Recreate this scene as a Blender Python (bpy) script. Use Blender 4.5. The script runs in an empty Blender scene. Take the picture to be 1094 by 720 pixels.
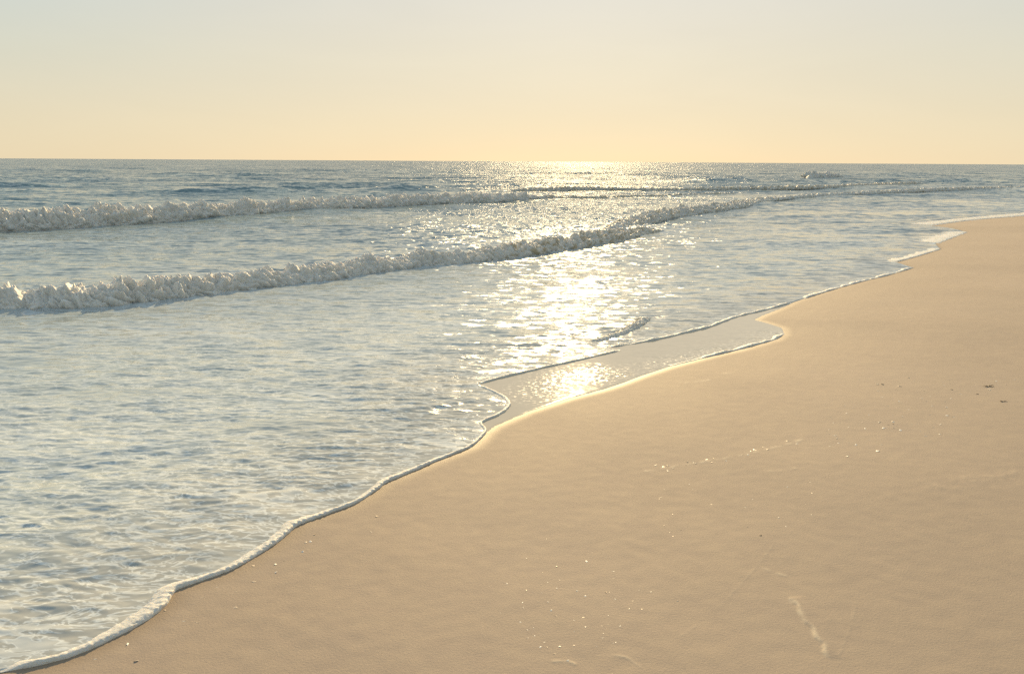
import bpy, math, random
import numpy as np

random.seed(7)
rng = np.random.default_rng(7)
scene = bpy.context.scene
COL = scene.collection
R = math.radians

# ------------------------------------------------------------------ camera
PW, PH, F = 1094.0, 720.0, 790.0          # the photograph's frame and focal length in pixels
CAM_H = 1.65
PITCH, ROLL = R(13.35), R(0.345)
cp, sp = math.cos(PITCH), math.sin(PITCH)
fw = np.array([0, cp, -sp]); rt0 = np.array([1.0, 0, 0]); up0 = np.array([0, sp, cp])
rt = rt0 * math.cos(ROLL) + up0 * math.sin(ROLL)
up = up0 * math.cos(ROLL) - rt0 * math.sin(ROLL)


def at(px, py, z=0.0):
    """photo pixel -> point on the level z"""
    d = fw * F + rt * (px - PW / 2) + up * (PH / 2 - py)
    t = (z - CAM_H) / d[2]
    return np.array([d[0] * t, d[1] * t])


def ground(pts, z=0.0):
    return np.array([at(p[0], p[1], z) for p in pts])


cam_d = bpy.data.cameras.new('camera')
cam = bpy.data.objects.new('camera', cam_d)
COL.objects.link(cam)
scene.camera = cam
cam_d.sensor_width = 36.0
cam_d.lens = 36.0 * F / PW
cam_d.clip_start = 0.05
cam_d.clip_end = 40000
from mathutils import Matrix, Vector
M = Matrix(((rt[0], up[0], -fw[0], 0), (rt[1], up[1], -fw[1], 0), (rt[2], up[2], -fw[2], CAM_H), (0, 0, 0, 1)))
cam.matrix_world = M


# ------------------------------------------------------------------ numpy noise
def _hash(ix, iy, seed):
    h = (ix.astype(np.int64) * 374761393 + iy.astype(np.int64) * 668265263 + seed * 982451653) & 0xFFFFFFFF
    h = ((h ^ (h >> 13)) * 1274126177) & 0xFFFFFFFF
    h = ((h ^ (h >> 16)) * 2246822519) & 0xFFFFFFFF
    return (h ^ (h >> 15)) & 0xFFFF


def noise(x, y, seed=0):
    """gradient noise, about -0.7 .. 0.7"""
    x = np.asarray(x, float); y = np.asarray(y, float)
    ix = np.floor(x); iy = np.floor(y)
    fx = x - ix; fy = y - iy
    ux = fx * fx * fx * (fx * (fx * 6 - 15) + 10); uy = fy * fy * fy * (fy * (fy * 6 - 15) + 10)

    def g(dx, dy):
        a = _hash(ix + dx, iy + dy, seed) * (2 * math.pi / 65536.0)
        return np.cos(a) * (fx - dx) + np.sin(a) * (fy - dy)
    a = g(0, 0); b = g(1, 0); c = g(0, 1); d = g(1, 1)
    return (a + (b - a) * ux) * (1 - uy) + (c + (d - c) * ux) * uy


def fbm(x, y, seed=0, octv=4, gain=0.5, lac=2.03):
    s = 0; a = 1.0
    for k in range(octv):
        s = s + a * noise(x, y, seed + k * 17)
        x = x * lac + 3.7; y = y * lac + 1.3; a *= gain
    return s


def billow(x, y, seed=0, octv=3, gain=0.5):
    """rounded lumps with creases between, 0..1"""
    s = 0; a = 1.0; t = 0
    for k in range(octv):
        s = s + a * np.minimum(1, np.abs(noise(x, y, seed + 31 * k)) * 2.2)
        t += a; x = x * 2.1 + 5.2; y = y * 2.1 + 9.1; a *= gain
    return s / t


def smooth(a, b, x):
    t = np.clip((x - a) / (b - a), 0, 1)
    return t * t * (3 - 2 * t)


# ------------------------------------------------------------------ polylines
def resample(P, step):
    P = np.asarray(P, float)
    L = np.concatenate([[0], np.cumsum(np.linalg.norm(np.diff(P[:, :2], axis=0), axis=1))])
    n = max(2, int(L[-1] / step) + 1)
    q = np.linspace(0, L[-1], n)
    return np.stack([np.interp(q, L, P[:, k]) for k in range(P.shape[1])], 1), q


def chaikin(P, n=2):
    P = np.asarray(P, float)
    for _ in range(n):
        Q = [P[0]]
        for a, b in zip(P[:-1], P[1:]):
            Q += [a * .75 + b * .25, a * .25 + b * .75]
        Q.append(P[-1])
        P = np.array(Q)
    return P


def seg_dist(X, Y, P):
    """unsigned distance to a polyline and index (with fraction) of the nearest place"""
    best = np.full(X.shape, 1e18); bi = np.zeros(X.shape)
    for i in range(len(P) - 1):
        ax, ay = P[i, 0], P[i, 1]; dx, dy = P[i + 1, 0] - ax, P[i + 1, 1] - ay
        l2 = dx * dx + dy * dy + 1e-12
        t = np.clip(((X - ax) * dx + (Y - ay) * dy) / l2, 0, 1)
        d = (X - ax - t * dx) ** 2 + (Y - ay - t * dy) ** 2
        m = d < best
        best[m] = d[m]; bi[m] = i + t[m]
    return np.sqrt(best), bi


def inside(X, Y, P):
    """even-odd test against closed polygon P"""
    c = np.zeros(X.shape, bool)
    n = len(P)
    for i in range(n):
        x1, y1 = P[i]; x2, y2 = P[(i + 1) % n]
        if y1 == y2:
            continue
        m = ((y1 > Y) != (y2 > Y)) & (X < (x2 - x1) * (Y - y1) / (y2 - y1) + x1)
        c ^= m
    return c


# edge of the water where it meets dry sand (includes the still pool)
LIP_NEAR = [(0, 718), (35, 712), (70, 703), (100, 692), (130, 677), (160, 660), (178, 645), (184, 631), (200, 625),
            (240, 612), (262, 601), (290, 583), (308, 570), (317, 560), (345, 551), (380, 538), (402, 524), (412, 515),
            (430, 508), (455, 497), (480, 487), (505, 477), (516, 466), (521, 460), (513, 452), (521, 448.5), (535, 442.5),
            (544, 436), (546, 430), (539, 424), (525, 417), (511, 411)]
LIP_MID = [(511, 411), (530, 405), (560, 398), (590, 391), (610, 387), (640, 380), (663, 374.5)]
LIP_FAR = [(650, 371.5), (680, 367), (712, 361), (735, 355), (758, 350), (770, 345), (790, 337.5), (812, 333), (845, 324)]
LIP_TAIL = [(860, 319), (872, 315), (895, 308), (920, 301), (950, 294), (976, 286), (957, 280), (980, 274), (1005, 266), (1000, 260),
            (1018, 253), (1032, 248), (1018, 244), (993, 241), (1030, 235.5), (1094, 230.5)]
POOL_LAND = [(521, 461), (529, 455), (564, 440), (606, 426), (639, 417.5), (660, 411), (690, 400), (716, 391.5), (761, 380.5), (789, 374),
             (811, 368), (829, 363), (838, 357), (835, 350), (821, 345.5), (806, 341.5), (815, 337), (838, 328), (850, 322)]

SHORE_OUT = ground([(1094, 230.5)])[0]
dirn = SHORE_OUT - ground([(1030, 235.5)])[0]; dirn /= np.linalg.norm(dirn)
FAR_SHORE = np.array([SHORE_OUT + dirn * 25 + np.array([1, -.2]), SHORE_OUT + dirn * 70 + np.array([6, -2]), SHORE_OUT + dirn * 200 + np.array([60, 5]),
                      SHORE_OUT + dirn * 600 + np.array([500, 20]), [3000, 900], [9000, 2500]])
LEFT_OUT = np.array([[-60, -42], [-25, -16.5], [-9, -4.9], [-4.2, -.9], [-2.5, .55], [-1.75, 1.22]])


def world_line(px_lists):
    P = np.concatenate([ground(p) for p in px_lists])
    return np.concatenate([LEFT_OUT, P, FAR_SHORE])


i_n = LIP_NEAR.index((521, 460))
SAND_LINE = world_line([LIP_NEAR[:i_n + 1], POOL_LAND, LIP_TAIL])
LIP_LINE = world_line([LIP_NEAR, LIP_MID[1:], LIP_FAR, LIP_TAIL])


def close_sea(P):
    return np.concatenate([P, [[9000, 30000], [-30000, 30000], [-30000, -42]]])


SAND_POLY = close_sea(SAND_LINE); LIP_POLY = close_sea(LIP_LINE)


def sdf(X, Y, line, poly):
    """+ on the sea side"""
    d, _ = seg_dist(X, Y, line)
    return np.where(inside(X, Y, poly), d, -d)


# ------------------------------------------------------------------ materials
def mat(name):
    m = bpy.data.materials.new(name); m.use_nodes = True
    nt = m.node_tree; nt.nodes.clear()
    return m, nt


class NT:
    """small helper for wiring nodes"""
    def __init__(s, nt): s.nt = nt
    def n(s, t, **kw):
        nd = s.nt.nodes.new(t)
        for k, v in kw.items():
            if k.startswith('i_'):
                nd.inputs[k[2:].replace('_', ' ')].default_value = v
            else:
                setattr(nd, k, v)
        return nd
    def l(s, a, b): s.nt.links.new(a, b)
    def val(s, a, sock):
        if isinstance(a, (int, float)): sock.default_value = a
        elif isinstance(a, (tuple, list)): sock.default_value = a
        else: s.l(a, sock)
    def math(s, op, a, b=0.0, c=None, clamp=False):
        nd = s.n('ShaderNodeMath', operation=op); nd.use_clamp = clamp
        s.val(a, nd.inputs[0]); s.val(b, nd.inputs[1])
        if c is not None: s.val(c, nd.inputs[2])
        return nd.outputs[0]
    def vmath(s, op, a, b=(0, 0, 0), sc=None):
        nd = s.n('ShaderNodeVectorMath', operation=op)
        s.val(a, nd.inputs[0]); s.val(b, nd.inputs[1])
        if sc is not None: s.val(sc, nd.inputs['Scale'])
        return nd.outputs[0]
    def mix(s, f, a, b):
        nd = s.n('ShaderNodeMix', data_type='RGBA')
        s.val(f, nd.inputs[0]); s.val(a, nd.inputs[6]); s.val(b, nd.inputs[7])
        return nd.outputs[2]
    def mixf(s, f, a, b):
        nd = s.n('ShaderNodeMix', data_type='FLOAT')
        s.val(f, nd.inputs[0]); s.val(a, nd.inputs[2]); s.val(b, nd.inputs[3])
        return nd.outputs[0]
    def attr(s, name): return s.n('ShaderNodeAttribute', attribute_name=name).outputs['Fac']
    def pos(s, scale=(1, 1, 1), rot=0.0, loc=(0, 0, 0)):
        g = s.n('ShaderNodeNewGeometry').outputs['Position']
        mp = s.n('ShaderNodeMapping'); s.l(g, mp.inputs[0])
        mp.inputs['Scale'].default_value = scale; mp.inputs['Rotation'].default_value = (0, 0, rot); mp.inputs['Location'].default_value = loc
        return mp.outputs[0]
    def noise(s, v, scale, detail=3, rough=.5, dist=0.0):
        nd = s.n('ShaderNodeTexNoise', noise_dimensions='3D')
        s.l(v, nd.inputs['Vector']); nd.inputs['Scale'].default_value = scale
        nd.inputs['Detail'].default_value = detail; nd.inputs['Roughness'].default_value = rough; nd.inputs['Distortion'].default_value = dist
        return nd
    def ramp(s, f, a, b):
        nd = s.n('ShaderNodeMapRange', interpolation_type='SMOOTHSTEP')
        s.val(f, nd.inputs[0]); s.val(a, nd.inputs[1]); s.val(b, nd.inputs[2])
        return nd.outputs[0]
    def bump(s, h, strength, dist, normal=None):
        nd = s.n('ShaderNodeBump'); s.l(h, nd.inputs['Height']); s.val(strength, nd.inputs['Strength']); nd.inputs['Distance'].default_value = dist
        if normal is not None: s.l(normal, nd.inputs['Normal'])
        return nd.outputs[0]
    def out(s, sh):
        o = s.n('ShaderNodeOutputMaterial'); s.l(sh, o.inputs[0])


def tilt(T, amounts):
    """normal tilted by world-space wavelets; the slope does not depend on how far away it is seen"""
    acc = None
    for (sx, sy, k, rot, det) in amounts:
        c = T.noise(T.pos((sx, sy, 1), rot), 1.0, det, .55).outputs['Color']
        c = T.vmath('SUBTRACT', c, (.5, .5, .5))
        c = T.vmath('MULTIPLY', c, (1, 1, 0))
        c = T.vmath('SCALE', c, sc=k)
        acc = c if acc is None else T.vmath('ADD', acc, c)
    nrm = T.n('ShaderNodeNewGeometry').outputs['Normal']
    return acc, nrm


def water_material():
    m, nt = mat('sea_water'); T = NT(nt)
    foam = T.attr('foam'); shallow = T.attr('shallow'); chop = T.attr('chop')
    acc, nrm = tilt(T, [(5.0, 9.0, .86, .05, 1), (17, 26, .22, .1, 0), (2.2, 14, .92, .04, 1), (9, 30, .14, .02, 0)])
    acc = T.vmath('SCALE', acc, sc=chop)
    acc2, _ = tilt(T, [(1.3, 2.6, .85, -.08, 1), (.16, .55, .60, .1, 1)])
    acc = T.vmath('ADD', acc, T.vmath('SCALE', acc2, sc=T.attr('open_sea')))
    cmb = T.n('ShaderNodeCombineXYZ'); T.l(T.math('MULTIPLY', T.attr('lean'), -1.0), cmb.inputs[1])
    acc = T.vmath('ADD', acc, cmb.outputs[0])
    N0 = T.vmath('NORMALIZE', T.vmath('ADD', nrm, acc))
    # filmy lace of bubbles drifting on the surface
    p = T.pos((1.25, 3.0, 1), .06)
    warp = T.vmath('SCALE', T.vmath('SUBTRACT', T.noise(p, 2.2, 3, .55).outputs['Color'], (.5, .5, .5)), sc=.55)
    pw = T.vmath('ADD', p, warp)
    a = T.noise(pw, 8.0, 3, .55).outputs['Fac']
    ridge = T.math('SUBTRACT', 1.0, T.math('MULTIPLY', T.math('ABSOLUTE', T.math('SUBTRACT', a, .5)), 15.0), clamp=True)
    b = T.noise(pw, .55, 4, .55).outputs['Fac']
    patch = T.ramp(b, .50, .72)
    net = T.math('MAXIMUM', T.math('MULTIPLY', ridge, T.ramp(b, .26, .48)), T.math('MULTIPLY', patch, T.ramp(a, .455, .515)))
    f = T.math('MULTIPLY', T.math('ADD', T.math('MULTIPLY', net, .75), .20), foam, clamp=True)
    f = T.math('ADD', f, T.math('MULTIPLY', T.ramp(foam, .9, 1.6), .6), clamp=True)
    N = T.bump(net, T.math('MULTIPLY', foam, .09, clamp=True), .005, N0)
    deep = T.mix(shallow, (.13, .215, .245, 1), (.365, .41, .42, 1))
    deep = T.mix(T.attr('sandy'), deep, (.32, .305, .265, 1))
    col = T.mix(f, deep, (.735, .772, .78, 1))
    bs = T.n('ShaderNodeBsdfPrincipled')
    T.l(col, bs.inputs['Base Color']); bs.inputs['IOR'].default_value = 1.333
    T.l(T.mixf(f, T.attr('rough'), .22), bs.inputs['Roughness'])
    T.l(N, bs.inputs['Normal'])
    T.out(bs.outputs[0])
    return m


def foam_material():
    m, nt = mat('sea_foam'); T = NT(nt)
    foam = T.attr('foam')
    p = T.pos()
    n1 = T.noise(p, 24, 3, .5).outputs['Fac']
    v = T.n('ShaderNodeTexVoronoi'); T.l(p, v.inputs['Vector']); v.inputs['Scale'].default_value = 90
    h = T.math('ADD', n1, T.math('MULTIPLY', v.outputs['Distance'], .35))
    N = T.bump(h, .22, .012)
    col = T.mix(T.noise(p, 6, 3).outputs['Fac'], (.58, .56, .52, 1), (.75, .72, .66, 1))
    m2 = T.n('ShaderNodeBsdfPrincipled'); T.l(col, m2.inputs['Base Color']); T.l(N, m2.inputs['Normal'])
    m2.inputs['Roughness'].default_value = .6; m2.inputs['IOR'].default_value = 1.33
    m2.inputs['Subsurface Weight'].default_value = 1.0; m2.inputs['Subsurface Radius'].default_value = (1.0, .85, .7)
    T.l(T.attr('thick'), m2.inputs['Subsurface Scale'])
    # thin or absent foam: water painted golden brown to mimic mingled sun sparkle and shadow
    acc, nrm = tilt(T, [(7, 11, .8, .1, 1), (24, 30, .4, 0, 0)])
    Nw = T.vmath('NORMALIZE', T.vmath('ADD', nrm, acc))
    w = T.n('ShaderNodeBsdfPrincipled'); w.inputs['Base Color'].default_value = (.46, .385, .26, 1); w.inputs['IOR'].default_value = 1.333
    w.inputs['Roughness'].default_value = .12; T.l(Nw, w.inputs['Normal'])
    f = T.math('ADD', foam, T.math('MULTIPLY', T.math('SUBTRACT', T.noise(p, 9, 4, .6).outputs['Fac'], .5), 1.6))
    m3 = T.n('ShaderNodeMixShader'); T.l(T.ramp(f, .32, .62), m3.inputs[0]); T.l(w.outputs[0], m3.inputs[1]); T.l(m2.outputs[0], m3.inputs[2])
    T.out(m3.outputs[0])
    return m


def pool_material():
    m, nt = mat('still_film'); T = NT(nt)
    acc, nrm = tilt(T, [(12, 16, .30, 0, 1), (40, 52, .22, 0, 0)])
    acc = T.vmath('SCALE', acc, sc=T.attr('chop'))
    N = T.vmath('NORMALIZE', T.vmath('ADD', nrm, acc))
    p = T.pos((1, 1.8, 1))
    f = T.math('MULTIPLY', T.ramp(T.noise(p, 26, 4, .65).outputs['Fac'], .52, .66), T.attr('foam'), clamp=True)
    col = T.mix(f, (.50, .455, .375, 1), (.78, .78, .75, 1))
    bs = T.n('ShaderNodeBsdfPrincipled'); T.l(col, bs.inputs['Base Color'])
    bs.inputs['IOR'].default_value = 1.333; T.l(T.mixf(f, .05, .4), bs.inputs['Roughness']); T.l(N, bs.inputs['Normal'])
    T.out(bs.outputs[0])
    return m


def sand_material():
    m, nt = mat('damp_sand'); T = NT(nt)
    p = T.pos()
    grain = T.noise(p, 900, 2, .6).outputs['Fac']
    mid = T.noise(T.pos((1, 1.6, 1), .2), 9, 5, .6).outputs['Fac']
    big = T.noise(p, .55, 4, .55).outputs['Fac']
    col = T.mix(T.ramp(big, .3, .7), (.330, .264, .212, 1), (.358, .288, .232, 1))
    col = T.mix(T.math('MULTIPLY', T.ramp(mid, .3, .75), .35), col, (.45, .36, .265, 1))
    col = T.mix(T.math('MULTIPLY', T.ramp(grain, .55, .75), .45), col, (.60, .50, .38, 1))
    col = T.mix(T.math('MULTIPLY', T.ramp(grain, .45, .28), .5), col, (.22, .15, .09, 1))
    col = T.mix(T.attr('streak'), col, (.66, .56, .42, 1))
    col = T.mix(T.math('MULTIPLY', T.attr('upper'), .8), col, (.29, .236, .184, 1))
    wet = T.attr('wet')
    col = T.mix(wet, col, (.27, .20, .135, 1))
    N = T.bump(grain, .35, .0016)
    N = T.bump(T.noise(p, 120, 4, .6).outputs['Fac'], .30, .005, N)
    N = T.bump(mid, .06, .012, N)
    bs = T.n('ShaderNodeBsdfPrincipled'); T.l(col, bs.inputs['Base Color'])
    T.l(T.mixf(wet, .84, .45), bs.inputs['Roughness']); bs.inputs['IOR'].default_value = 1.36
    T.l(N, bs.inputs['Normal'])
    T.out(bs.outputs[0])
    return m


def plain(name, col, rough=.5, col2=None, scale=60, bump=.3):
    m, nt = mat(name); T = NT(nt)
    p = T.n('ShaderNodeTexCoord').outputs['Object']
    nz = T.noise(p, scale, 4, .6).outputs['Fac']
    bs = T.n('ShaderNodeBsdfPrincipled'); T.l(T.mix(nz, col, col2 or col), bs.inputs['Base Color']); bs.inputs['Roughness'].default_value = rough
    T.l(T.bump(nz, bump, .002), bs.inputs['Normal'])
    T.out(bs.outputs[0])
    return m


WATER, FOAM, POOL, SAND = water_material(), foam_material(), pool_material(), sand_material()
SHELL_MATS = [plain('pale_shell', (.72, .64, .52, 1), .35, (.80, .76, .68, 1), 300), plain('tan_shell', (.55, .40, .26, 1), .4, (.70, .58, .44, 1), 300),
              plain('grey_shell', (.60, .58, .55, 1), .4, (.76, .72, .66, 1), 300)]
WEED = plain('dark_weed', (.045, .032, .02, 1), .5, (.09, .06, .035, 1), 200)


# ------------------------------------------------------------------ mesh helpers
def make_mesh(name, V, Q, material, attrs=None, parent=None, smoothed=True, tris=False):
    me = bpy.data.meshes.new(name)
    V = np.asarray(V, np.float32); Q = np.asarray(Q, np.int32)
    k = Q.shape[1]
    me.vertices.add(len(V)); me.vertices.foreach_set('co', V.ravel())
    me.loops.add(Q.size); me.loops.foreach_set('vertex_index', Q.ravel())
    me.polygons.add(len(Q)); me.polygons.foreach_set('loop_start', np.arange(0, Q.size, k, dtype=np.int32))
    me.polygons.foreach_set('loop_total', np.full(len(Q), k, np.int32))
    me.update(calc_edges=True)
    if smoothed:
        me.polygons.foreach_set('use_smooth', np.ones(len(Q), bool))
    for an, av in (attrs or {}).items():
        a = me.attributes.new(an, 'FLOAT', 'POINT'); a.data.foreach_set('value', np.asarray(av, np.float32).ravel())
    me.materials.append(material)
    me.validate()
    o = bpy.data.objects.new(name, me); COL.objects.link(o)
    if parent is not None: o.parent = parent
    return o


def grid_faces(nr, nc):
    i = np.arange(nr * nc).reshape(nr, nc)
    return np.stack([i[:-1, :-1], i[:-1, 1:], i[1:, 1:], i[1:, :-1]], -1).reshape(-1, 4)


def prune(V, Q, keepface, attrs):
    Q = Q[keepface]
    used = np.zeros(len(V), bool); used[Q.ravel()] = True
    idx = np.cumsum(used) - 1
    return V[used], idx[Q], {k: v[used] for k, v in attrs.items()}


def thing(o, label, cat, group=None):
    o['label'] = label; o['category'] = cat
    if group: o['group'] = group


def empty(name, loc=(0, 0, 0)):
    o = bpy.data.objects.new(name, None); COL.objects.link(o); o.location = loc; o.empty_display_size = .1
    return o


def polar(az, depr):
    """dense fan of ground points: az along a row, one row per angle below the horizon"""
    d = CAM_H / np.tan(depr)
    return np.outer(d, np.sin(az)), np.outer(d, np.cos(az)), d


def az_range(fine, lo=-40, hi=40, wide=80):
    return np.radians(np.concatenate([np.linspace(-wide, lo, 60)[:-1], np.arange(lo, hi, fine), np.linspace(hi, wide, 60)]))


# ------------------------------------------------------------------ sea
# each crest: (pixel polyline, height m, half width in front, half width behind)
def ridge_lines():
    L = []
    L.append(([(460, 369.5), (520, 370.5), (560, 371), (600, 369.5), (640, 368)], .014, .05, .12))
    L.append(([(400, 441), (440, 438.5), (465, 437), (495, 430.5), (530, 427)], .010, .03, .08))
    L.append(([(300, 530), (330, 527), (360, 522), (397, 515)], .008, .02, .06))
    L.append(([(890, 247.5), (920, 244), (960, 240), (985, 237.5), (1050, 231), (1094, 227)], .03, .10, .35))
    L.append(([(800, 263), (850, 262), (930, 259), (960, 257)], .02, .10, .3))
    L.append(([(785, 317), (815, 315), (845, 313)], .012, .05, .15))
    L.append(([(520, 411.5), (490, 413), (470, 412)], .010, .03, .08))
    L.append(([(-60, 204), (-10, 201.5), (20, 201.5), (40, 202)], .32, .6, 2.2))
    L.append(([(190, 206.5), (230, 206), (270, 206), (310, 206.5)], .19, .6, 2.0))
    L.append(([(300, 202), (345, 201), (400, 201)], .22, .6, 2.0))
    L.append(([(405, 203.5), (440, 203), (470, 202.5)], .24, .6, 2.2))
    L.append(([(740, 195), (770, 195), (800, 194.5)], .35, 1.0, 4))
    L.append(([(830, 198), (900, 195.5), (980, 194.5), (1094, 192)], .22, 1.0, 4))
    L.append(([(-40, 183), (40, 184), (120, 184.5)], .42, 2.5, 8))
    L.append(([(150, 187), (230, 188), (300, 188)], .34, 2, 6))
    L.append(([(880, 189.5), (960, 188), (1040, 186)], .42, 2.5, 7))
    L.append(([(560, 186), (620, 186), (700, 187)], .32, 2, 6))
    return L


RIDGES = [(chaikin(ground(p), 1), h, a, b) for p, h, a, b in ridge_lines()]

# the breaking waves: (base pixel, top pixel)
WAVE_NEAR = [(-150, 341, 312), (-70, 337, 311), (0, 335, 310), (50, 333.5, 306), (90, 332, 302), (140, 328, 298), (200, 321, 293), (250, 315, 290),
             (270, 312, 288), (320, 306, 281), (380, 298, 275), (450, 288, 267), (500, 284, 265), (540, 279, 260), (575, 274, 255), (600, 271, 252), (640, 265, 247), (672, 257.5, 241), (700, 251, 242), (724, 246.5, 241)]
WAVE_TURN = [(628, 253, 248), (648, 250.5, 242), (664, 248.5, 236), (682, 243, 229), (700, 239, 224), (720, 234, 219), (750, 230, 217), (790, 225, 213), (814, 217, 210.5), (840, 213, 208.5), (880, 210.5, 206),
             (940, 207.5, 203), (1000, 204.5, 200), (1050, 204, 199), (1094, 203.2, 199), (1200, 200, 196.5)]
WAVE_SECOND = [(-150, 252, 225), (-60, 249, 224), (0, 247, 223), (60, 245, 222), (100, 243, 220), (150, 239.5, 218), (200, 236, 216), (240, 234, 214.5), (300, 230, 211.5),
               (350, 227, 209.5), (400, 223.5, 207), (450, 221, 205), (500, 218.5, 204.5), (550, 216, 204.5), (575, 215, 206), (600, 214, 209), (650, 212.5, 208.5), (700, 211, 207.5), (760, 209.3, 205.5), (800, 208, 204)]
WAVE_THIRD = [(525, 206.5, 203), (560, 206, 199), (600, 205.5, 197.5), (640, 204.5, 197), (660, 204, 199), (700, 204.5, 200), (760, 203.5, 198.5), (820, 203, 197.5), (880, 202, 197), (940, 199.5, 195), (990, 197.5, 193.5)]


def sea():
    az = az_range(.085)
    dp = np.radians(np.concatenate([np.geomspace(.012, .35, 45)[:-1], np.arange(.35, 8, .022), np.arange(8, 24, .036), np.arange(24, 46, .06)]))
    X, Y, D = polar(az, dp)
    nr, nc = X.shape
    x, y = X.ravel(), Y.ravel()
    dist = np.repeat(D, nc)
    cell = np.repeat(np.abs(np.gradient(D)), nc)
    lip = np.full(x.shape, 50.0)
    near = dist < 220
    lip[near] = sdf(x[near], y[near], LIP_LINE, LIP_POLY)
    lip[~near] = np.where(inside(x[~near], y[~near], LIP_POLY), 50, -50)

    z = np.zeros_like(x)
    off = smooth(0, 9, lip)
    for lam, amp, sx, sd, near_w in ((.024, .0020, .5, 1, 1), (.045, .0066, .36, 9, 1), (.085, .0085, .32, 2, .8), (.17, .0115, .28, 12, .4), (.36, .013, .34, 3, .25), (.8, .017, .33, 4, .15), (1.9, .04, .38, 5, .05), (4.5, .10, .33, 6, .05), (11, .22, .3, 7, 0), (27, .34, .3, 8, 0)):
        w = smooth(1.2, 3.2, lam / cell) * (near_w + (1 - near_w) * off)
        if lam > 3: w = w * smooth(.5, 1.6, dist / lam - 3)
        if lam < .1: w = w * (1 - .3 * off)
        th = .07 * math.sin(sd * 2.1) + .05
        u = x * math.cos(th) + y * math.sin(th); v = -x * math.sin(th) + y * math.cos(th)
        nz = noise(u / lam * sx, v / lam + .6 * noise(u / lam * .3, v / lam * .3, sd + 40), sd * 101)
        nz = np.sign(nz) * np.abs(nz) ** .9
        if lam < 1: nz = .38 * nz + 0.98 * (.33 - np.abs(noise(u / lam * sx * .8 + 5, v / lam * .8 + .5 * noise(u / lam * .35, v / lam * .35, sd + 50), sd * 77)))   # sharp little crests
        z += amp * 1.5 * w * nz
    edge = smooth(0, .35, lip)
    z *= .25 + .75 * edge
    z += .004 + .010 * smooth(0, .8, lip) + .03 * smooth(1, 8, lip)
    z -= smooth(.01, -.03, lip) * .09
    foam_extra = np.zeros_like(x); chopx = np.zeros_like(x)
    for P, h, a, b in RIDGES:
        lo = P.min(0) - 3 * b - 1; hi = P.max(0) + 3 * b + 1
        m = (x > lo[0]) & (x < hi[0]) & (y > lo[1]) & (y < hi[1])
        if not m.any(): continue
        dd, ti = seg_dist(x[m], y[m], P)
        n = len(P) - 1
        i0 = np.clip(ti.astype(int), 0, n - 1)
        tx = P[i0 + 1, 0] - P[i0, 0]; ty = P[i0 + 1, 1] - P[i0, 1]
        side = tx * (y[m] - P[i0, 1]) - ty * (x[m] - P[i0, 0])
        s = np.sign(side) * np.sign(P[-1, 0] - P[0, 0])
        wob = 1 + .6 * noise(x[m] * 2.2 / max(a * 6, .3), y[m] * .3, 5)
        ends = np.sin(np.pi * np.clip((ti + .15) / (n + .3), 0, 1)) ** .6
        z[m] += h * wob * ends * np.where(s > 0, np.exp(-(dd / b) ** 2), np.exp(-(dd / a) ** 2))
    # water is heaped up behind each breaker
    for W in (WAVE_NEAR, WAVE_TURN, WAVE_SECOND):
        P = ground([(w[0], w[1]) for w in W])
        lo = P.min(0) - 6; hi = P.max(0) + 6
        m = (x > lo[0]) & (x < hi[0]) & (y > lo[1]) & (y < hi[1])
        dd, ti = seg_dist(x[m], y[m], P)
        n = len(P) - 1; i0 = np.clip(ti.astype(int), 0, n - 1)
        side = (P[i0 + 1, 0] - P[i0, 0]) * (y[m] - P[i0, 1]) - (P[i0 + 1, 1] - P[i0, 1]) * (x[m] - P[i0, 0])
        ss = np.where(side > 0, dd, -dd)
        chopx[m] = np.maximum(chopx[m], smooth(-.05, .3, ss) * smooth(2.6, .8, ss))
        foam_extra[m] += .75 * smooth(0, .2, ss) * smooth(2.4, .4, ss) * np.clip(.5 + 1.4 * noise(x[m] * 1.1, y[m] * 1.6, 88), 0, 1.2)
        foam_extra[m] += .35 * smooth(-.5, -.1, ss) * smooth(0.05, -.05, ss)
    z += chopx * .05 * (np.abs(noise(x * 2.6 + y * .9, y * 3.4, 77)) + .5 * np.abs(noise(x * 6, y * 7, 78))) * smooth(1, 3, .3 / cell)
    zone = ground([(400, 276), (392, 250), (430, 230), (520, 220), (640, 215), (780, 212), (820, 216), (740, 224), (690, 236), (660, 246), (560, 262)])
    zd, _ = seg_dist(x, y, np.concatenate([zone, zone[:1]])); zin = inside(x, y, zone)
    tumult = np.where(zin, .55 + .45 * smooth(0, 1.0, zd), .55 * smooth(.9, 0, zd)) * smooth(0, .5, lip)
    z += tumult * (.055 * np.abs(noise(x * 2.2 + y * .6, y * 1.5, 81)) + .03 * np.abs(noise(x * 5, y * 4, 82))) * smooth(1, 2.5, .35 / cell)
    foam_extra += .45 * tumult; chopx = np.maximum(chopx, tumult * .9)
    left = smooth(2.5, -1.5, x)
    foam = .26 + .66 * smooth(6.5, 1.6, lip) * (.55 + .45 * left) + foam_extra
    foam = np.where(dist > 14, foam * (1 - smooth(14, 26, dist) * .75), foam)
    foam = np.where(lip < .14, np.maximum(foam, .9), foam)
    shallow = (.58 * smooth(26, 12, lip) + .42 * smooth(9, 5, lip)) * np.clip(.85 + .35 * noise(x * .35, y * .6, 33), 0, 1)      # air and silt stirred up inside the surf
    sandy = smooth(1.5, .1, lip) * .85
    chop = .62 + .35 * smooth(6, 22, dist) + .35 * smooth(30, 90, dist) + .9 * chopx * smooth(4, 7, dist)
    chop *= .60 + .40 * smooth(.05, 1.0, lip)
    rough = .045 + .05 * smooth(10, 60, dist)
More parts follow.
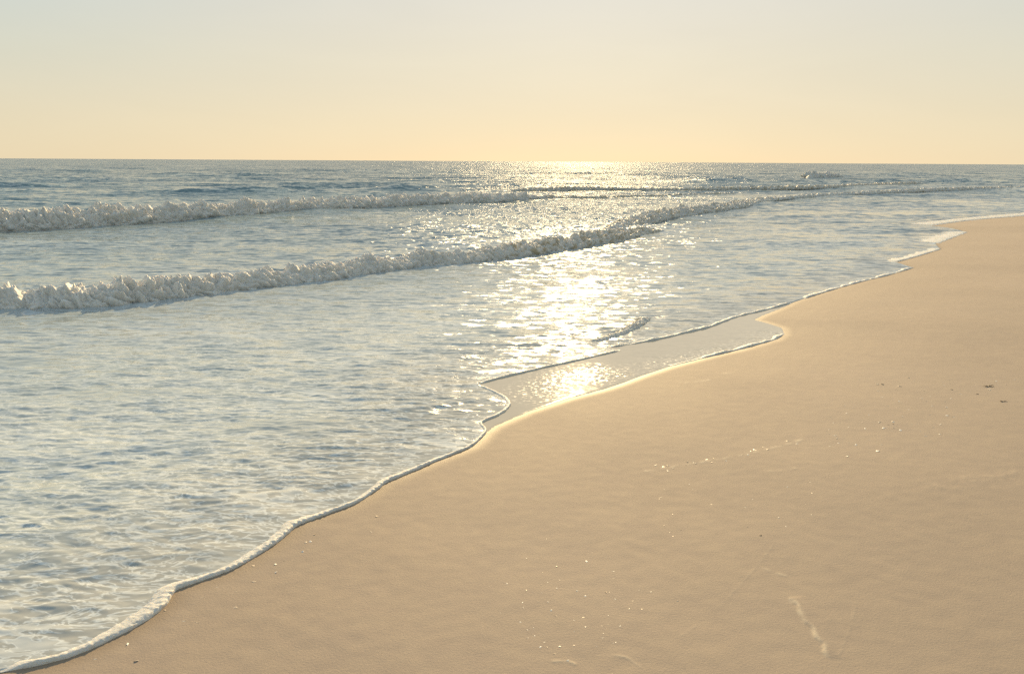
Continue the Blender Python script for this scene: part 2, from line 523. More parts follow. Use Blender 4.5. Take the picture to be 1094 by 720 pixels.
    lean = .02 * smooth(4, 9, dist) + .03 * smooth(9, 16, dist) + .12 * smooth(22, 50, dist)        # wind chop is steeper on its shoreward side
    V = np.stack([x, y, z], 1)
    Q = grid_faces(nr, nc)[:, ::-1]
    keep = (lip[Q] > -.035).any(1)
    V, Q, at_ = prune(V, Q, keep, dict(foam=foam, shallow=shallow, sandy=sandy, chop=chop, rough=rough, lean=lean, open_sea=smooth(8, 26, dist) * .85 + .15 * smooth(3, 7, dist) + .5 * smooth(25, 80, dist)))
    o = make_mesh('sea', V, Q, WATER, at_)
    o['kind'] = 'structure'


# ------------------------------------------------------------------ sand
MARKS = [  # pixel polyline, half width m, height m, streak strength
    ([(690, 503), (730, 497), (760, 492), (790, 487), (815, 481), (838, 475), (856, 470)], .010, .003, .75),
    ([(728, 679), (755, 660), (783, 633), (810, 603), (826, 582)], .004, .0012, .14),
    ([(893, 706), (903, 685), (911, 660), (917, 633)], .004, .001, .12),
    ([(810, 604), (825, 611), (841, 615)], .007, .003, .7),
    ([(728, 409), (745, 408), (757, 406)], .014, .004, .8),
    ([(765, 399), (784, 398.5)], .014, .003, .6),
    ([(818, 503), (835, 503), (850, 500)], .008, .003, .4),
    ([(590, 706), (607, 706), (614, 709)], .005, .003, .6),
    ([(640, 700), (668, 700), (684, 712)], .005, .002, .4),
    ([(1000, 520), (1040, 512), (1094, 505)], .05, .003, .10),
]
SCARP = [(842, 638), (848, 644), (855, 652), (858, 662), (866, 669), (872, 679), (879, 688), (884, 704)]


def sand_height(x, y, d):
    """d: signed distance to the water's edge, + seaward"""
    s = np.maximum(-d, 0)
    z = np.where(d > 0, -.022 * np.minimum(d, 1.2) - .02 * np.maximum(d - 1.2, 0), .030 * s - .0006 * np.minimum(s, 18) ** 2)
    z = z + smooth(0, .8, s) * (.010 * noise(x * .9, y * .9, 3) + .0022 * noise(x * 3, y * 3, 4)) + smooth(0, .1, s) * .0012 * noise(x * 14, y * 16, 9)
    return z


def sand_z(px, py):
    """pixel -> point on the sand"""
    z = 0
    for _ in range(5):
        p = at(px, py, z)
        xx, yy = np.array([p[0]]), np.array([p[1]])
        z = float(sand_height(xx, yy, sdf(xx, yy, SAND_LINE, SAND_POLY))[0])
    return np.array([p[0], p[1], z])


def beach():
    az = az_range(.10)
    dp = np.radians(np.concatenate([np.geomspace(.012, 1.6, 80)[:-1], np.arange(1.6, 46, .085), np.linspace(46, 84, 120)]))
    X, Y, D = polar(az, dp)
    nr, nc = X.shape; x, y = X.ravel(), Y.ravel(); dist = np.repeat(D, nc)
    d = np.full(x.shape, 0.0)
    near = dist < 400
    d[near] = sdf(x[near], y[near], SAND_LINE, SAND_POLY)
    d[~near] = np.where(inside(x[~near], y[~near], SAND_POLY), 400, -400)
    z = sand_height(x, y, d)
    streak = np.zeros_like(x)
    for P, hw, h, st in MARKS:
        P = chaikin(np.array([sand_z(*p)[:2] for p in P]), 2)
        lo = P.min(0) - .15; hi = P.max(0) + .15
        m = (x > lo[0]) & (x < hi[0]) & (y > lo[1]) & (y < hi[1])
        dd, _ = seg_dist(x[m], y[m], P)
        br = np.clip(.35 + 1.6 * noise(x[m] * 22, y[m] * 22, 12) + .6 * noise(x[m] * 6, y[m] * 6, 13), 0, 1)
        g = np.exp(-(dd / hw) ** 2) * br
        z[m] += h * g; streak[m] = np.maximum(streak[m], st * g)
    P = chaikin(np.array([sand_z(*p)[:2] for p in SCARP]), 1)
    lo = P.min(0) - .3; hi = P.max(0) + .3
    m = (x > lo[0]) & (x < hi[0]) & (y > lo[1]) & (y < hi[1])
    dd, ti = seg_dist(x[m], y[m], P)
    n = len(P) - 1; i0 = np.clip(ti.astype(int), 0, n - 1)
    side = (P[i0 + 1, 0] - P[i0, 0]) * (y[m] - P[i0, 1]) - (P[i0 + 1, 1] - P[i0, 1]) * (x[m] - P[i0, 0])
    s = np.where(side > 0, dd, -dd) + .014 * noise(x[m] * 22, y[m] * 22, 15) + .006 * noise(x[m] * 70, y[m] * 70, 16)
    ends = smooth(-.1, 1, ti) * smooth(n + .1, n - 1.5, ti)
    z[m] += .0035 * ends * (smooth(-.010, .004, s) * smooth(.09, .0, s))
    streak[m] = np.maximum(streak[m], .75 * ends * np.exp(-((s - .002) / .010) ** 2) * np.clip(.75 + 1.0 * noise(x[m] * 30, y[m] * 30, 19), .3, 1))
    # pale specks of broken shell raked along the old wash line
    wet = smooth(-.11, .0, d) * .65 + .12 * smooth(-1.2, -.1, d)
    wet = np.clip(wet + .08 * noise(x * 2, y * 2, 8), 0, 1)
    Q = grid_faces(nr, nc)[:, ::-1]
    keep = (d[Q] < 3.0).any(1)
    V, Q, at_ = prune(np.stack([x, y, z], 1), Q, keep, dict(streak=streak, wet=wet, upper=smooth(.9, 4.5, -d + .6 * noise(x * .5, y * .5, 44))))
    # the rest of the beach round and behind the viewer
    b = len(V)
    ring = []
    ang = np.linspace(R(79.5), R(280.5), 60)
    rad = np.array([.15, .5, 1.2, 2.5, 5, 10, 20, 45, 90])
    XX = np.outer(rad, np.sin(ang)).ravel(); YY = np.outer(rad, np.cos(ang)).ravel()
    dd = sdf(XX, YY, SAND_LINE, SAND_POLY)
    ZZ = sand_height(XX, YY, dd)
    V = np.concatenate([V, np.stack([XX, YY, ZZ], 1)])
    Q = np.concatenate([Q, grid_faces(len(rad), len(ang)) + b])
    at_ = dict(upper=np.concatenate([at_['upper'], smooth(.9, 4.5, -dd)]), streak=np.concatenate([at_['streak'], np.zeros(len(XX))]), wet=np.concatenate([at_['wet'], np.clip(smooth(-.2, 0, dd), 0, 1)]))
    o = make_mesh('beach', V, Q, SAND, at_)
    o['kind'] = 'structure'


def pool():
    """the still film of water lying between the foam edge and the dry sand"""
    P = np.concatenate([ground(LIP_NEAR[i_n:]), ground(POOL_LAND)])
    lo = P.min(0) - .3; hi = P.max(0) + .3
    xs = np.arange(lo[0], hi[0], .02); ys = np.arange(lo[1], hi[1], .02)
    X, Y = np.meshgrid(xs, ys); x, y = X.ravel(), Y.ravel()
    d = sdf(x, y, SAND_LINE, SAND_POLY); l = sdf(x, y, LIP_LINE, LIP_POLY)
    z = .0005 + .0006 * noise(x * 9, y * 12, 61) - smooth(0, -.05, d) * .03
    fl = ground([(640, 399), (690, 394), (730, 387), (770, 377), (800, 371), (836, 356)])
    fd, ft = seg_dist(x, y, fl)
    foam = np.exp(-(fd / .22) ** 2) * 1.1 * smooth(-.3, 3, ft)
    fl2 = ground([(560, 420), (600, 404), (640, 400)]); fd2, _ = seg_dist(x, y, fl2)
    foam += .45 * np.exp(-(fd2 / .25) ** 2)
    chop = .09 + 1.7 * np.exp(-(fd / .22) ** 2) * np.clip(.3 + 2 * noise(x * 5, y * 7, 66), 0, 1) + .25 * smooth(.2, .8, d) * np.clip(noise(x * 3, y * 4, 67) * 3, 0, 1)
    Q = grid_faces(len(ys), len(xs))
    keep = ((d[Q] > -.04) & (l[Q] < .10)).all(1) & ((d[Q] > -.03).any(1))
    V, Q, a = prune(np.stack([x, y, z], 1), Q, keep, dict(foam=foam, chop=chop))
    o = make_mesh('shallow_pool_water', V, Q, POOL, a)
    o['kind'] = 'structure'


# ------------------------------------------------------------------ strips along a line
def frame(P):
    t = np.gradient(P, axis=0); t /= np.linalg.norm(t, axis=1)[:, None] + 1e-9
    for _ in range(3):
        t[1:-1] = (t[:-2] + t[1:-1] + t[2:]) / 3
    t /= np.linalg.norm(t, axis=1)[:, None]
    return t, np.stack([-t[:, 1], t[:, 0]], 1)        # tangent, left normal (seaward when the line runs left to right)


def blob_mesh(n, seed):
    """one lumpy clot of foam (icosphere) as raw arrays"""
    g = (1 + 5 ** .5) / 2
    v = np.array([(-1, g, 0), (1, g, 0), (-1, -g, 0), (1, -g, 0), (0, -1, g), (0, 1, g), (0, -1, -g), (0, 1, -g), (g, 0, -1), (g, 0, 1), (-g, 0, -1), (-g, 0, 1)], float)
    f = [(0, 11, 5), (0, 5, 1), (0, 1, 7), (0, 7, 10), (0, 10, 11), (1, 5, 9), (5, 11, 4), (11, 10, 2), (10, 7, 6), (7, 1, 8), (3, 9, 4), (3, 4, 2), (3, 2, 6), (3, 6, 8), (3, 8, 9), (4, 9, 5), (2, 4, 11), (6, 2, 10), (8, 6, 7), (9, 8, 1)]
    v /= np.linalg.norm(v, axis=1)[:, None]
    if n:
        vv = list(map(tuple, v)); cache = {}; nf = []
        def mid(a, b):
            k = (min(a, b), max(a, b))
            if k not in cache:
                q = (np.array(vv[a]) + np.array(vv[b])); q /= np.linalg.norm(q); vv.append(tuple(q)); cache[k] = len(vv) - 1
            return cache[k]
        for a, b, c in f:
            ab, bc, ca = mid(a, b), mid(b, c), mid(c, a); nf += [(a, ab, ca), (b, bc, ab), (c, ca, bc), (ab, bc, ca)]
        v = np.array(vv); f = nf
    r = np.random.default_rng(seed)
    v = v * (1 + .25 * r.standard_normal(len(v)))[:, None]
    return v, np.array(f)


BLOBS = [blob_mesh(1, k) for k in range(6)]


def breaker(pts, label, seed, name='breaking_wave', step=.014, nface=44, nback=56, foamy=1.0, thin=None, hs=.64, back=4.5, spray_n=900, face_foam=1.0, group=None):
    base = ground([(p[0], p[1]) for p in pts])
    hh = []
    for (px, yb, yt), b in zip(pts, base):
        slant = math.hypot(CAM_H, np.linalg.norm(b))
        hh.append((yb - yt) * slant / F * hs)
    P = np.column_stack([base, hh])
    P = chaikin(P, 2)
    P, s = resample(P, step)
    h = P[:, 2].copy()
    n = len(P)
    # ragged line: the foam front is not a straight extrusion
    t, nrm = frame(P[:, :2])
    hm = h.mean()
    wander = .30 * hm * noise(s / (2.2 * hm + .3), s * 0, seed) + .22 * hm * noise(s / (.7 * hm), s * 0 + 4, seed + 1)
    h = h * (1 + .38 * noise(s / (2.5 * hm), s * 0 + 8, seed + 2) + .16 * noise(s / (.8 * hm), s * 0 + 2, seed + 3))
    taper = smooth(0, min(9 * hm, .22 * s[-1]), s - s[0]) if pts[0][0] > 0 else np.ones(n)
    taper = taper * (smooth(0, min(8 * hm, .22 * s[-1]), s[-1] - s) if pts[-1][0] < 1094 else np.ones(n))
    h = h * (.12 + .88 * taper)
    prof = np.array([(-.02, -.10), (-.10, .10), (-.10, .28), (.04, .46), (.22, .60), (.50, .76), (.85, .92), (1.2, 1.0), (1.7, .92), (2.2, .66), (3.2, .38), (back, .12), (back + 1.2, -.22)])
    L = np.concatenate([[0], np.cumsum(np.linalg.norm(np.diff(prof, axis=0), axis=1))])
    icut = 7
    q = np.concatenate([np.linspace(0, L[icut], nface), np.linspace(L[icut], L[-1], nback)[1:]])
    # smooth profile
    pu = np.interp(q, L, prof[:, 0]); pz = np.interp(q, L, prof[:, 1])
    for _ in range(6):
        pu[1:-1] = (pu[:-2] + 2 * pu[1:-1] + pu[2:]) / 4; pz[1:-1] = (pz[:-2] + 2 * pz[1:-1] + pz[2:]) / 4
    m = len(q)
    tu = np.gradient(pu, q); tz = np.gradient(pz, q)
    ln = np.hypot(tu, tz); nu, nz = -tz / ln, tu / ln        # outward normal in the (seaward, up) plane
    S = np.repeat(s[:, None], m, 1); A = q[None, :] * h[:, None]
    Hh = np.repeat(h[:, None], m, 1)
    # lumps, raked diagonally as the roller tumbles
    k = 1 / (hm * .76)
    U = (S + .55 * A) * k; Vv = (A * 1.0 - .15 * S) * k * .75
    wx = .5 * noise(U * .7, Vv * .7, seed + 20); wy = .5 * noise(U * .7 + 9, Vv * .7, seed + 21)
    lump = billow(U + wx, Vv + wy, seed + 5, 3, .40)
    fine = billow(U * 3.1 + wx, Vv * 3.1, seed + 6, 2, .5)
    strand = 1 - np.minimum(1, np.abs(noise(U * 1.3 + wy, Vv * .8 + wx, seed + 9)) * 5)
    qf = q / L[icut]
    env = smooth(0, .25, qf) * (1 - .80 * smooth(1.3, 2.6, qf)) * (1 - smooth(L[-1] / L[icut] - .5, L[-1] / L[icut], qf))
    disp = (.72 * (lump - .4) + .14 * (fine - .4) + .09 * strand) * Hh * env[None, :]
    disp += .13 * Hh * noise(S / (hm * 1.1), A / (hm * 1.1), seed + 11) * env[None, :]
    ou = (pu[None, :] * Hh + nu[None, :] * disp) + wander[:, None]
    oz = pz[None, :] * Hh + nz[None, :] * disp
    # tossed strands on top
    crest = np.exp(-((qf - .95) / .35) ** 2)
    spike = np.clip(noise(S * k * 2.2 + A * k, A * k * 1.2, seed + 14) - .18, 0, 1) * crest[None, :]
    oz += spike * Hh * .35
    X = P[:, 0][:, None] + nrm[:, 0][:, None] * ou
    Y = P[:, 1][:, None] + nrm[:, 1][:, None] * ou
    V = np.stack([X, Y, oz], -1)
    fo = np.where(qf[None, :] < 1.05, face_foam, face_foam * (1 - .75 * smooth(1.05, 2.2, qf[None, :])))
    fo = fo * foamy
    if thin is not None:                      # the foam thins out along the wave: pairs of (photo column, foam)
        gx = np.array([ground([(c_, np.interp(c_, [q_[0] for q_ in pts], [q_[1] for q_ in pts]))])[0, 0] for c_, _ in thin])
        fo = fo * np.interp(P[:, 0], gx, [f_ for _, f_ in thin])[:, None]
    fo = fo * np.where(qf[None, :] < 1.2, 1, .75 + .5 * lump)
    c = [float(P[n // 2, 0]), float(P[n // 2, 1]), 0]
    root = empty(name, c)
    thing(root, label, 'wave', group)
    Vl = V - np.array(c)
    a = Vl[:, :nface].reshape(-1, 3); b = Vl[:, nface - 1:].reshape(-1, 3)
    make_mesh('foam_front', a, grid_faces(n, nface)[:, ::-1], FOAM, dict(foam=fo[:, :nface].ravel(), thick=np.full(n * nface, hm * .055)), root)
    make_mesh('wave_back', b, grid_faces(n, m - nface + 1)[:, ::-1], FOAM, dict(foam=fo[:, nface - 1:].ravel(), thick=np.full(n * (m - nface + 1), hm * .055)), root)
    # clots and drops thrown up along the crest
    r = np.random.default_rng(seed)
    VV, FF = [], []; o = 0
    for _ in range(spray_n):
        i = r.integers(0, n); 
        if taper[i] < .3: continue
        j = int(np.clip(r.normal(nface * 1.0, nface * .30), 3, m - 8))
        rad = h[i] * r.choice([.02, .03, .045, .065], p=[.4, .3, .2, .1])
        bv, bf = BLOBS[r.integers(0, 6)]
        sc = np.array([1.5, 1.0, .8]) * rad
        an = r.uniform(0, 6.28); ca, sa = math.cos(an), math.sin(an)
        w = bv * sc; w = np.stack([w[:, 0] * ca - w[:, 1] * sa, w[:, 0] * sa + w[:, 1] * ca, w[:, 2]], 1)
        lift = abs(r.normal(0, .07)) * h[i] if r.random() < .35 else 0
        VV.append(w + Vl[i, j] + np.array([0, 0, lift])); FF.append(bf + o); o += len(bv)
    if VV:
        V2 = np.concatenate(VV)
        make_mesh('spray', V2, np.concatenate(FF), FOAM, dict(foam=np.ones(len(V2)), thick=np.full(len(V2), .02)), root)['kind'] = 'stuff'
    return root


def foam_lip(pts, label, seed, width=.055, height=.012, widths=None, step=.006, broken=0.0):
    """rolled rim of foam at the tip of the swash; its outer edge follows the line"""
    P = ground(pts)
    w = np.array(widths if widths else [1.0] * len(pts))
    P = np.column_stack([P, w])
    P = chaikin(P, 2)
    P, s = resample(P, step)
    n = len(P)
    t, nr = frame(P[:, :2])
    w = P[:, 2] * width * (1 + .75 * noise(s / .30, s * 0, seed) + .3 * noise(s / .06, s * 0 + 3, seed + 1))
    hg = height * (.6 + .4 * P[:, 2]) * (1 + .4 * noise(s / .15, s * 0 + 7, seed + 2))
    if broken:                               # thins out to almost nothing in places
        br = np.clip(1 + broken * (2.2 * noise(s / .5, s * 0 + 11, seed + 8) + 1.2 * noise(s / .16, s * 0 + 12, seed + 9)), .12, 1.5)
        w = w * (.35 + .65 * br); hg = hg * br
    end = np.minimum(smooth(0, .10, s), smooth(0, .10, s[-1] - s)); hg = hg * end + .001
    prof = np.array([(-.10, -.5), (-.10, .12), (-.07, .55), (.03, .88), (.18, 1.0), (.38, .95), (.62, .78), (.85, .52), (1.05, -.2)])
    L = np.concatenate([[0], np.cumsum(np.linalg.norm(np.diff(prof, axis=0), axis=1))]); m = 26
    q = np.linspace(0, L[-1], m); pu = np.interp(q, L, prof[:, 0]); pz = np.interp(q, L, prof[:, 1])
    S = np.repeat(s[:, None], m, 1); U = pu[None, :] * w[:, None]
    wob = (.004 * noise(s / .035, s * 0 + 5, seed + 4) + .007 * noise(s / .13, s * 0 + 6, seed + 5))[:, None]
    lump = billow(S / .028, U / .022 + .3 * noise(S / .05, U / .05, seed), seed + 6, 3)
    envl = smooth(.02, .2, q / L[-1]) * (1 - smooth(.8, 1, q / L[-1]))
    Z = pz[None, :] * hg[:, None] + (lump - .35) * (.40 + .9 * np.exp(-((q / L[-1] - .25) / .15) ** 2))[None, :] * hg[:, None] * envl[None, :] + .002
    X = P[:, 0][:, None] + nr[:, 0][:, None] * (U + wob); Y = P[:, 1][:, None] + nr[:, 1][:, None] * (U + wob)
    V = np.stack([X, Y, Z], -1).reshape(-1, 3)
    c = np.array([P[n // 2, 0], P[n // 2, 1], 0]); 
    o = make_mesh('foam_edge', V - c, grid_faces(n, m)[:, ::-1], FOAM, dict(foam=np.ones(n * m), thick=np.full(n * m, .006)))
    o.location = c
    thing(o, label, 'foam line')
    return o


# ------------------------------------------------------------------ small things on the sand
def shell_mesh(kind, seed):
    r = np.random.default_rng(seed)
    if kind == 'fan':                       # a small ribbed cockle valve, hollow side down
        na, nr = 25, 7
        ang = np.linspace(R(-78), R(78), na); rr = np.linspace(0.02, 1, nr)
        rib = 1 + .045 * np.cos(ang * 22)
        A, B = np.meshgrid(ang, rr)
        X = B * np.sin(A) * .95 * rib; Y = B * np.cos(A) * rib
        Z = .42 * np.sqrt(np.clip(1 - (1.35 * np.hypot(X, Y - .42) ** 2).clip(0, 1), 0, 1)) * (1 + .05 * np.cos(A * 22))
        V = np.stack([X, Y - .5, Z], -1).reshape(-1, 3); F4 = grid_faces(nr, na)[:, ::-1]
    elif kind == 'chip':                    # broken curved plate
        na, nr = 13, 4
        ang = np.linspace(0, 2 * math.pi, na); rad = 1 + .35 * r.standard_normal(na); rad[-1] = rad[0]; rad = np.clip(rad, .5, 1.5)
        rr = np.linspace(0, 1, nr)
        X = np.outer(rr, np.cos(ang) * rad); Y = np.outer(rr, np.sin(ang) * rad * .6)
        Z = .25 - .22 * (X ** 2) - .15 * Y ** 2 + .03 * r.standard_normal(X.shape)
        V = np.stack([X, Y, Z], -1).reshape(-1, 3); F4 = grid_faces(nr, na)
    else:                                   # long curved sliver
        na, nr = 15, 5
        u = np.linspace(-1, 1, na); v = np.linspace(-1, 1, nr)
        U, Vv = np.meshgrid(u, v)
        W = .20 * np.sqrt(np.clip(1.02 - U ** 2, 0, 1)) * (1 + .2 * r.standard_normal(na))[None, :]
        X = U; Y = Vv * W + .22 * U ** 2; Z = .16 * (1 - Vv ** 2) + .05 * (1 - U ** 2)
        V = np.stack([X, Y, Z], -1).reshape(-1, 3); F4 = grid_faces(nr, na)
    return V, F4


def shells():
    protos = []
    for k, (kind, mi) in enumerate([('fan', 0), ('chip', 0), ('chip', 2), ('sliver', 0), ('sliver', 1), ('chip', 1), ('fan', 1)]):
        V, F4 = shell_mesh(kind, 50 + k)
        me_o = make_mesh('shell_fragment', V, F4, SHELL_MATS[mi])
        sol = me_o.modifiers.new('thickness', 'SOLIDIFY'); sol.thickness = .10; sol.offset = -1
        protos.append(me_o)
    used = [False] * len(protos)
    r = np.random.default_rng(3)

    def put(px, py, size, label, group, k=None):
        p = sand_z(px, py)
        k = r.integers(0, len(protos)) if k is None else k
        if used[k]:
            o = protos[k].copy(); COL.objects.link(o)
        else:
            o = protos[k]; used[k] = True
        o.location = (p[0], p[1], p[2] - .02 * size)
        o.rotation_euler = (r.normal(0, .18), r.normal(0, .18), r.uniform(-.3, .3) if k in (3, 4) else r.uniform(0, 6.28))
        o.scale = (size, size, size * r.uniform(.25, .5))
        thing(o, label, 'shell', group)

    la, ga = 'tiny pale shell fragment on the sand just below the foam edge at lower left', 'shell bits beside the foam edge'
    for px, py in [(268, 625), (239, 642), (253, 631), (211, 665), (328, 580), (296, 605), (216, 636), (322, 590), (338, 571), (406, 552), (398, 566), (330, 578), (295, 612), (195, 663), (145, 706), (137, 689), (103, 705), (229, 626), (175, 652), (305, 600), (270, 604), (252, 650)]:
        put(px + r.normal(0, 1.5), py + r.normal(0, 1.5), r.uniform(.005, .010), la, ga)
    lb, gb = 'tiny cream shell fragment on the bare sand in the bottom middle', 'shell bits on the bare sand in the bottom middle'
    for px, py in [(557, 640), (641, 668), (651, 608), (588, 652), (596, 660), (613, 675), (655, 640), (648, 634), (560, 600), (580, 612), (596, 605), (622, 600), (632, 603), (645, 590), (540, 622), (575, 625), (560, 632), (590, 700), (614, 689), (642, 682), (655, 685), (628, 640), (670, 640), (668, 628), (600, 690), (576, 690), (606, 706), (664, 670), (625, 668), (648, 668)]:
        put(px + r.normal(0, 2), py + r.normal(0, 2), r.uniform(.0035, .0075), lb, gb)
    for _ in range(40):
        put(r.normal(615, 42), r.normal(645, 32), r.uniform(.0025, .005), lb, gb)
    lc, gc = 'small pale shell bit strewn along the old wash line right of centre', 'shell bits along the old wash line'
    for _ in range(34):
        px = r.uniform(700, 860); py = np.interp(px, [700, 790, 860], [501, 487, 469]) + r.normal(0, 2.0)
        put(px, py, r.uniform(.005, .011), lc, gc)
    ld, gd = 'small pale shell bit on the right of the sand below the dark weed', 'shell bits on the right of the sand'
    for _ in range(70):
        px = r.uniform(880, 1020); py = r.normal(452 - (px - 930) * .16, 17)
        put(px, py, r.uniform(.005, .013), ld, gd, int(r.choice([1, 3, 3, 4, 3, 2])))
    for _ in range(22):
        px = r.uniform(915, 1085); py = r.normal(410, 7)
        put(px, py, r.uniform(.007, .017), 'small pale shell bit high on the sand around the dark weed', 'shell bits around the dark weed', int(r.choice([1, 3, 3, 4])))
    le, ge = 'small pale shell bit on the middle of the open sand', 'shell bits on the open sand'
    for _ in range(26):
        put(r.uniform(700, 870), r.uniform(512, 580), r.uniform(.003, .006), le, ge)
    for k in range(len(protos)):
        if not used[k]: bpy.data.objects.remove(protos[k])


def weed(px, py, size, label, seed):
    """a curled dark scrap: a few flattened tubes, joined"""
    r = np.random.default_rng(seed); p = sand_z(px, py)
    VV, FF = [], []; o = 0
    for k in range(5):
        a = r.uniform(-.5, .5) + (math.pi if k % 2 else 0); L = size * r.uniform(.5, 1); n = 12; c = 6
        u = np.linspace(0, 1, n)
        xx = L * u * np.cos(a + .9 * u * r.normal()); yy = L * u * np.sin(a + .9 * u * r.normal()) * .7
        zz = .12 * size * np.sin(u * math.pi * r.uniform(.8, 1.6)) ** 2 + .001
        rad = size * .055 * (1 - .75 * u) + .0006
        th = np.linspace(0, 2 * math.pi, c, endpoint=False)
        V = np.zeros((n, c, 3))
        V[:, :, 0] = xx[:, None] + rad[:, None] * np.cos(th) * .5; V[:, :, 1] = yy[:, None] + rad[:, None] * np.cos(th); V[:, :, 2] = zz[:, None] + rad[:, None] * .7 * np.sin(th)
        i = np.arange(n * c).reshape(n, c); j = np.roll(i, -1, 1)
        FF.append(np.stack([i[:-1], j[:-1], j[1:], i[1:]], -1).reshape(-1, 4) + o); VV.append(V.reshape(-1, 3)); o += n * c
    ob = make_mesh('seaweed_scrap', np.concatenate(VV), np.concatenate(FF), WEED)
    ob.location = p; thing(ob, label, 'seaweed')


# ------------------------------------------------------------------ build
beach(); pool(); sea()
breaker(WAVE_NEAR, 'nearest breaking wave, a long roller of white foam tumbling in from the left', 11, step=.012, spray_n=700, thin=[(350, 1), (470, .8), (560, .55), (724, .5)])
breaker(WAVE_TURN, 'brownish backlit breaker curving from the glitter path away to the right', 23, step=.03, spray_n=300, foamy=.6, hs=.55)
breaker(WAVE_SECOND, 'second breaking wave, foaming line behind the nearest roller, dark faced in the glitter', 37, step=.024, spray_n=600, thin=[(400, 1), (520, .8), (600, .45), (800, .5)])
breaker(WAVE_THIRD, 'low dark swell just breaking behind the second wave under the sun glitter', 41, step=.05, spray_n=100, foamy=.5, hs=.55)
breaker([(858, 191, 188), (866, 191, 184), (873, 191, 183), (882, 190.7, 186), (892, 190.5, 184), (900, 190.3, 187), (908, 190, 188)],
        'lone small whitecap far out near the horizon on the right', 53, foamy=1.6, name='whitecap', step=.05, spray_n=60, back=2.2, hs=.8)
breaker([(612, 369, 365), (640, 366, 360), (665, 359, 352), (682, 352, 344), (692, 345, 336), (698, 339, 333)], 'short brown wavelet standing in the brightest glitter near the foam edge', 61,
        name='wavelet', step=.006, nface=30, nback=36, spray_n=60, foamy=.7, hs=.45, back=5)
foam_lip(LIP_NEAR, 'thick white foam edge of the swash from bottom left to the pool', 71, .046, .012,
         widths=[1.0, 1.0, 1.0, 1.05, 1.15, 1.5, 1.7, 1.3, .75, .75, .85, 1.0, 1.2, 1.1, .65, .65, .8, .9, .8, .55, .5, .5, .55, .5, .4, .4, .45, .6, .7, .6, .5, .5])
foam_lip(LIP_MID, 'short foam edge along the seaward side of the still pool', 73, .024, .010, broken=.5)
foam_lip(LIP_FAR, 'thin beaded foam edge beyond the still pool, past the wavelet', 79, .034, .012, broken=.7)
foam_lip(LIP_TAIL[:6], 'pale foam edge running up to the first sand point on the right', 83, .05, .010, broken=.9)
foam_lip(LIP_TAIL[6:9], 'short pale foam edge at the second sand point on the right', 89, .16, .010, broken=.5)
foam_lip(LIP_TAIL[9:12], 'wide cream foam patch at the third sand point on the right', 97, .55, .009, broken=.6)
foam_lip(LIP_TAIL[13:] + [(1200, 221)], 'farthest pale foam edge, running out of frame along the beach at right', 101, 1.1, .016)
foam_lip([(716, 391), (745, 384), (761, 380), (789, 373.5), (811, 367.5), (829, 362.5), (837, 357)], 'broken rim of foam beads on the landward side of the still pool', 103, .034, .008, broken=1.3)
shells()
weed(1055.5, 413, .062, 'dark seaweed scrap lying flat on the sand at far right, upper one', 5)
weed(1071.5, 429, .040, 'small dark seaweed scrap below the larger one at far right', 6)
weed(1044, 421, .022, 'thin dark twig-like scrap left of the two seaweed pieces', 8)
weed(813, 572, .010, 'tiny dark speck of seaweed alone on the open sand', 9)

# ------------------------------------------------------------------ light and sky
SUN_EL, SUN_AZ = 21.5, 5.2                 # degrees; azimuth right of the view direction
sun_d = bpy.data.lights.new('sun', 'SUN'); sun = bpy.data.objects.new('sun', sun_d); COL.objects.link(sun)
sun_d.energy = 3.6; sun_d.angle = R(.53); sun_d.color = (1.0, .74, .385)
dv = Vector((math.sin(R(SUN_AZ)) * math.cos(R(SUN_EL)), math.cos(R(SUN_AZ)) * math.cos(R(SUN_EL)), math.sin(R(SUN_EL))))
sun.rotation_euler = dv.to_track_quat('Z', 'Y').to_euler()
sun.location = (0, 0, 30)

w = bpy.data.worlds.new('World'); scene.world = w; w.use_nodes = True
nt = w.node_tree; nt.nodes.clear(); T = NT(nt)
EXPO = 0.9
sky = T.n('ShaderNodeTexSky', sky_type='NISHITA'); sky.sun_disc = False
sky.sun_elevation = R(SUN_EL); sky.sun_rotation = R(SUN_AZ)
sky.air_density = 1.0; sky.dust_density = 0.4; sky.ozone_density = 1.0; sky.altitude = 0
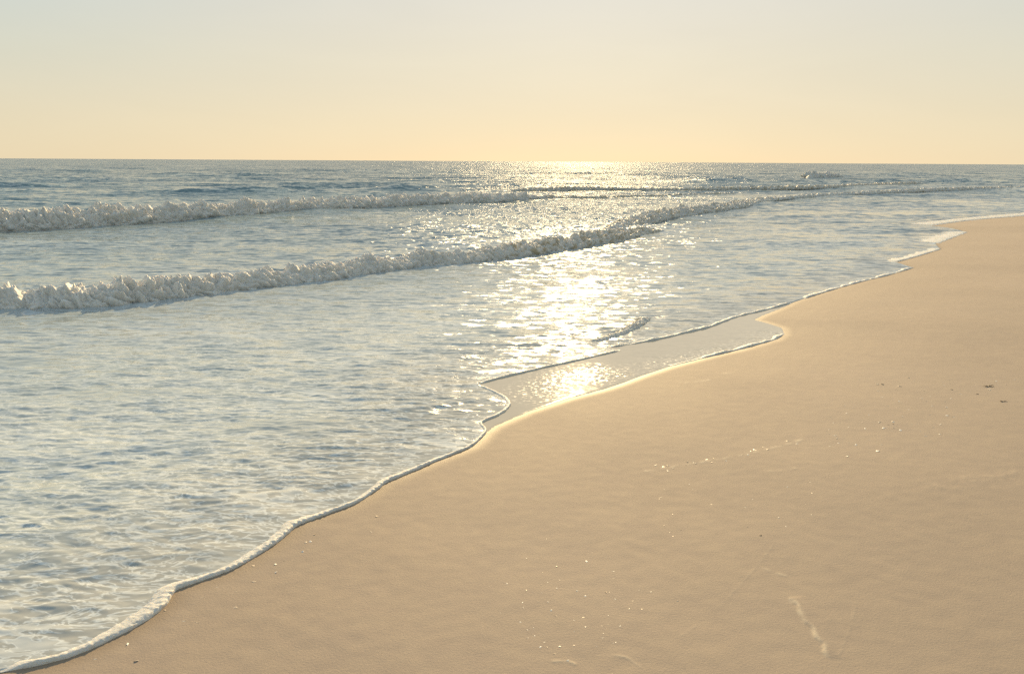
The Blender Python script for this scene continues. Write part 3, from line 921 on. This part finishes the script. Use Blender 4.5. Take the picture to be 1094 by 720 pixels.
# evening haze: the air itself goes from warm cream at the horizon to grey blue overhead
tc = T.n('ShaderNodeTexCoord').outputs['Generated']
sx = T.n('ShaderNodeSeparateXYZ'); T.l(tc, sx.inputs[0])
cr = T.n('ShaderNodeValToRGB'); T.l(sx.outputs[2], cr.inputs[0])
e = cr.color_ramp; e.interpolation = 'LINEAR'
stops = [(0.0, (.85, .69, .455)), (.05, (.83, .695, .48)), (.12, (.80, .715, .54)), (.215, (.735, .71, .625)), (.35, (.58, .62, .61)), (.6, (.48, .525, .535)), (1.0, (.42, .465, .49))]
while len(e.elements) < len(stops): e.elements.new(.5)
for el, (p_, c_) in zip(e.elements, stops):
    el.position = p_; el.color = (*c_, 1)
dn = T.n('ShaderNodeVectorMath', operation='DOT_PRODUCT'); T.l(tc, dn.inputs[0]); dn.inputs[1].default_value = tuple(dv)
away = T.math('SUBTRACT', 1.0, T.ramp(dn.outputs['Value'], .72, .985))
hi = T.ramp(sx.outputs[2], .02, .22)
cool = T.mix(T.math('MULTIPLY', away, T.math('ADD', .25, T.math('MULTIPLY', hi, .75))), (1.0, 1.0, 1.0, 1), (.80, .93, 1.03, 1))
mp = T.n('ShaderNodeMapping'); T.l(tc, mp.inputs[0]); mp.inputs['Scale'].default_value = (1, 1, 5)
veil = T.math('ADD', .955, T.math('MULTIPLY', T.noise(mp.outputs[0], 2.6, 5, .55, .6).outputs['Fac'], .09))
air = T.vmath('SCALE', T.vmath('MULTIPLY', cr.outputs[0], cool), sc=veil)
air = T.vmath('SCALE', air, sc=10.0 / 2 ** EXPO)
tot = T.vmath('ADD', T.vmath('SCALE', air, sc=.92), T.vmath('SCALE', sky.outputs[0], sc=.045))
bg = T.n('ShaderNodeBackground'); bg.inputs[1].default_value = .10
T.l(tot, bg.inputs[0])
o = T.n('ShaderNodeOutputWorld'); T.l(bg.outputs[0], o.inputs[0])

vs = scene.view_settings
scene.display_settings.display_device = 'sRGB'
vs.view_transform = 'Standard'; vs.look = 'None'; vs.gamma = 1.0; vs.use_curve_mapping = False
vs.exposure = EXPO
scene.render.film_transparent = False
scene.cycles.max_bounces = 6
scene.cycles.sample_clamp_indirect = 2
scene.cycles.sample_clamp_direct = 6.0
scene.cycles.use_denoising = False
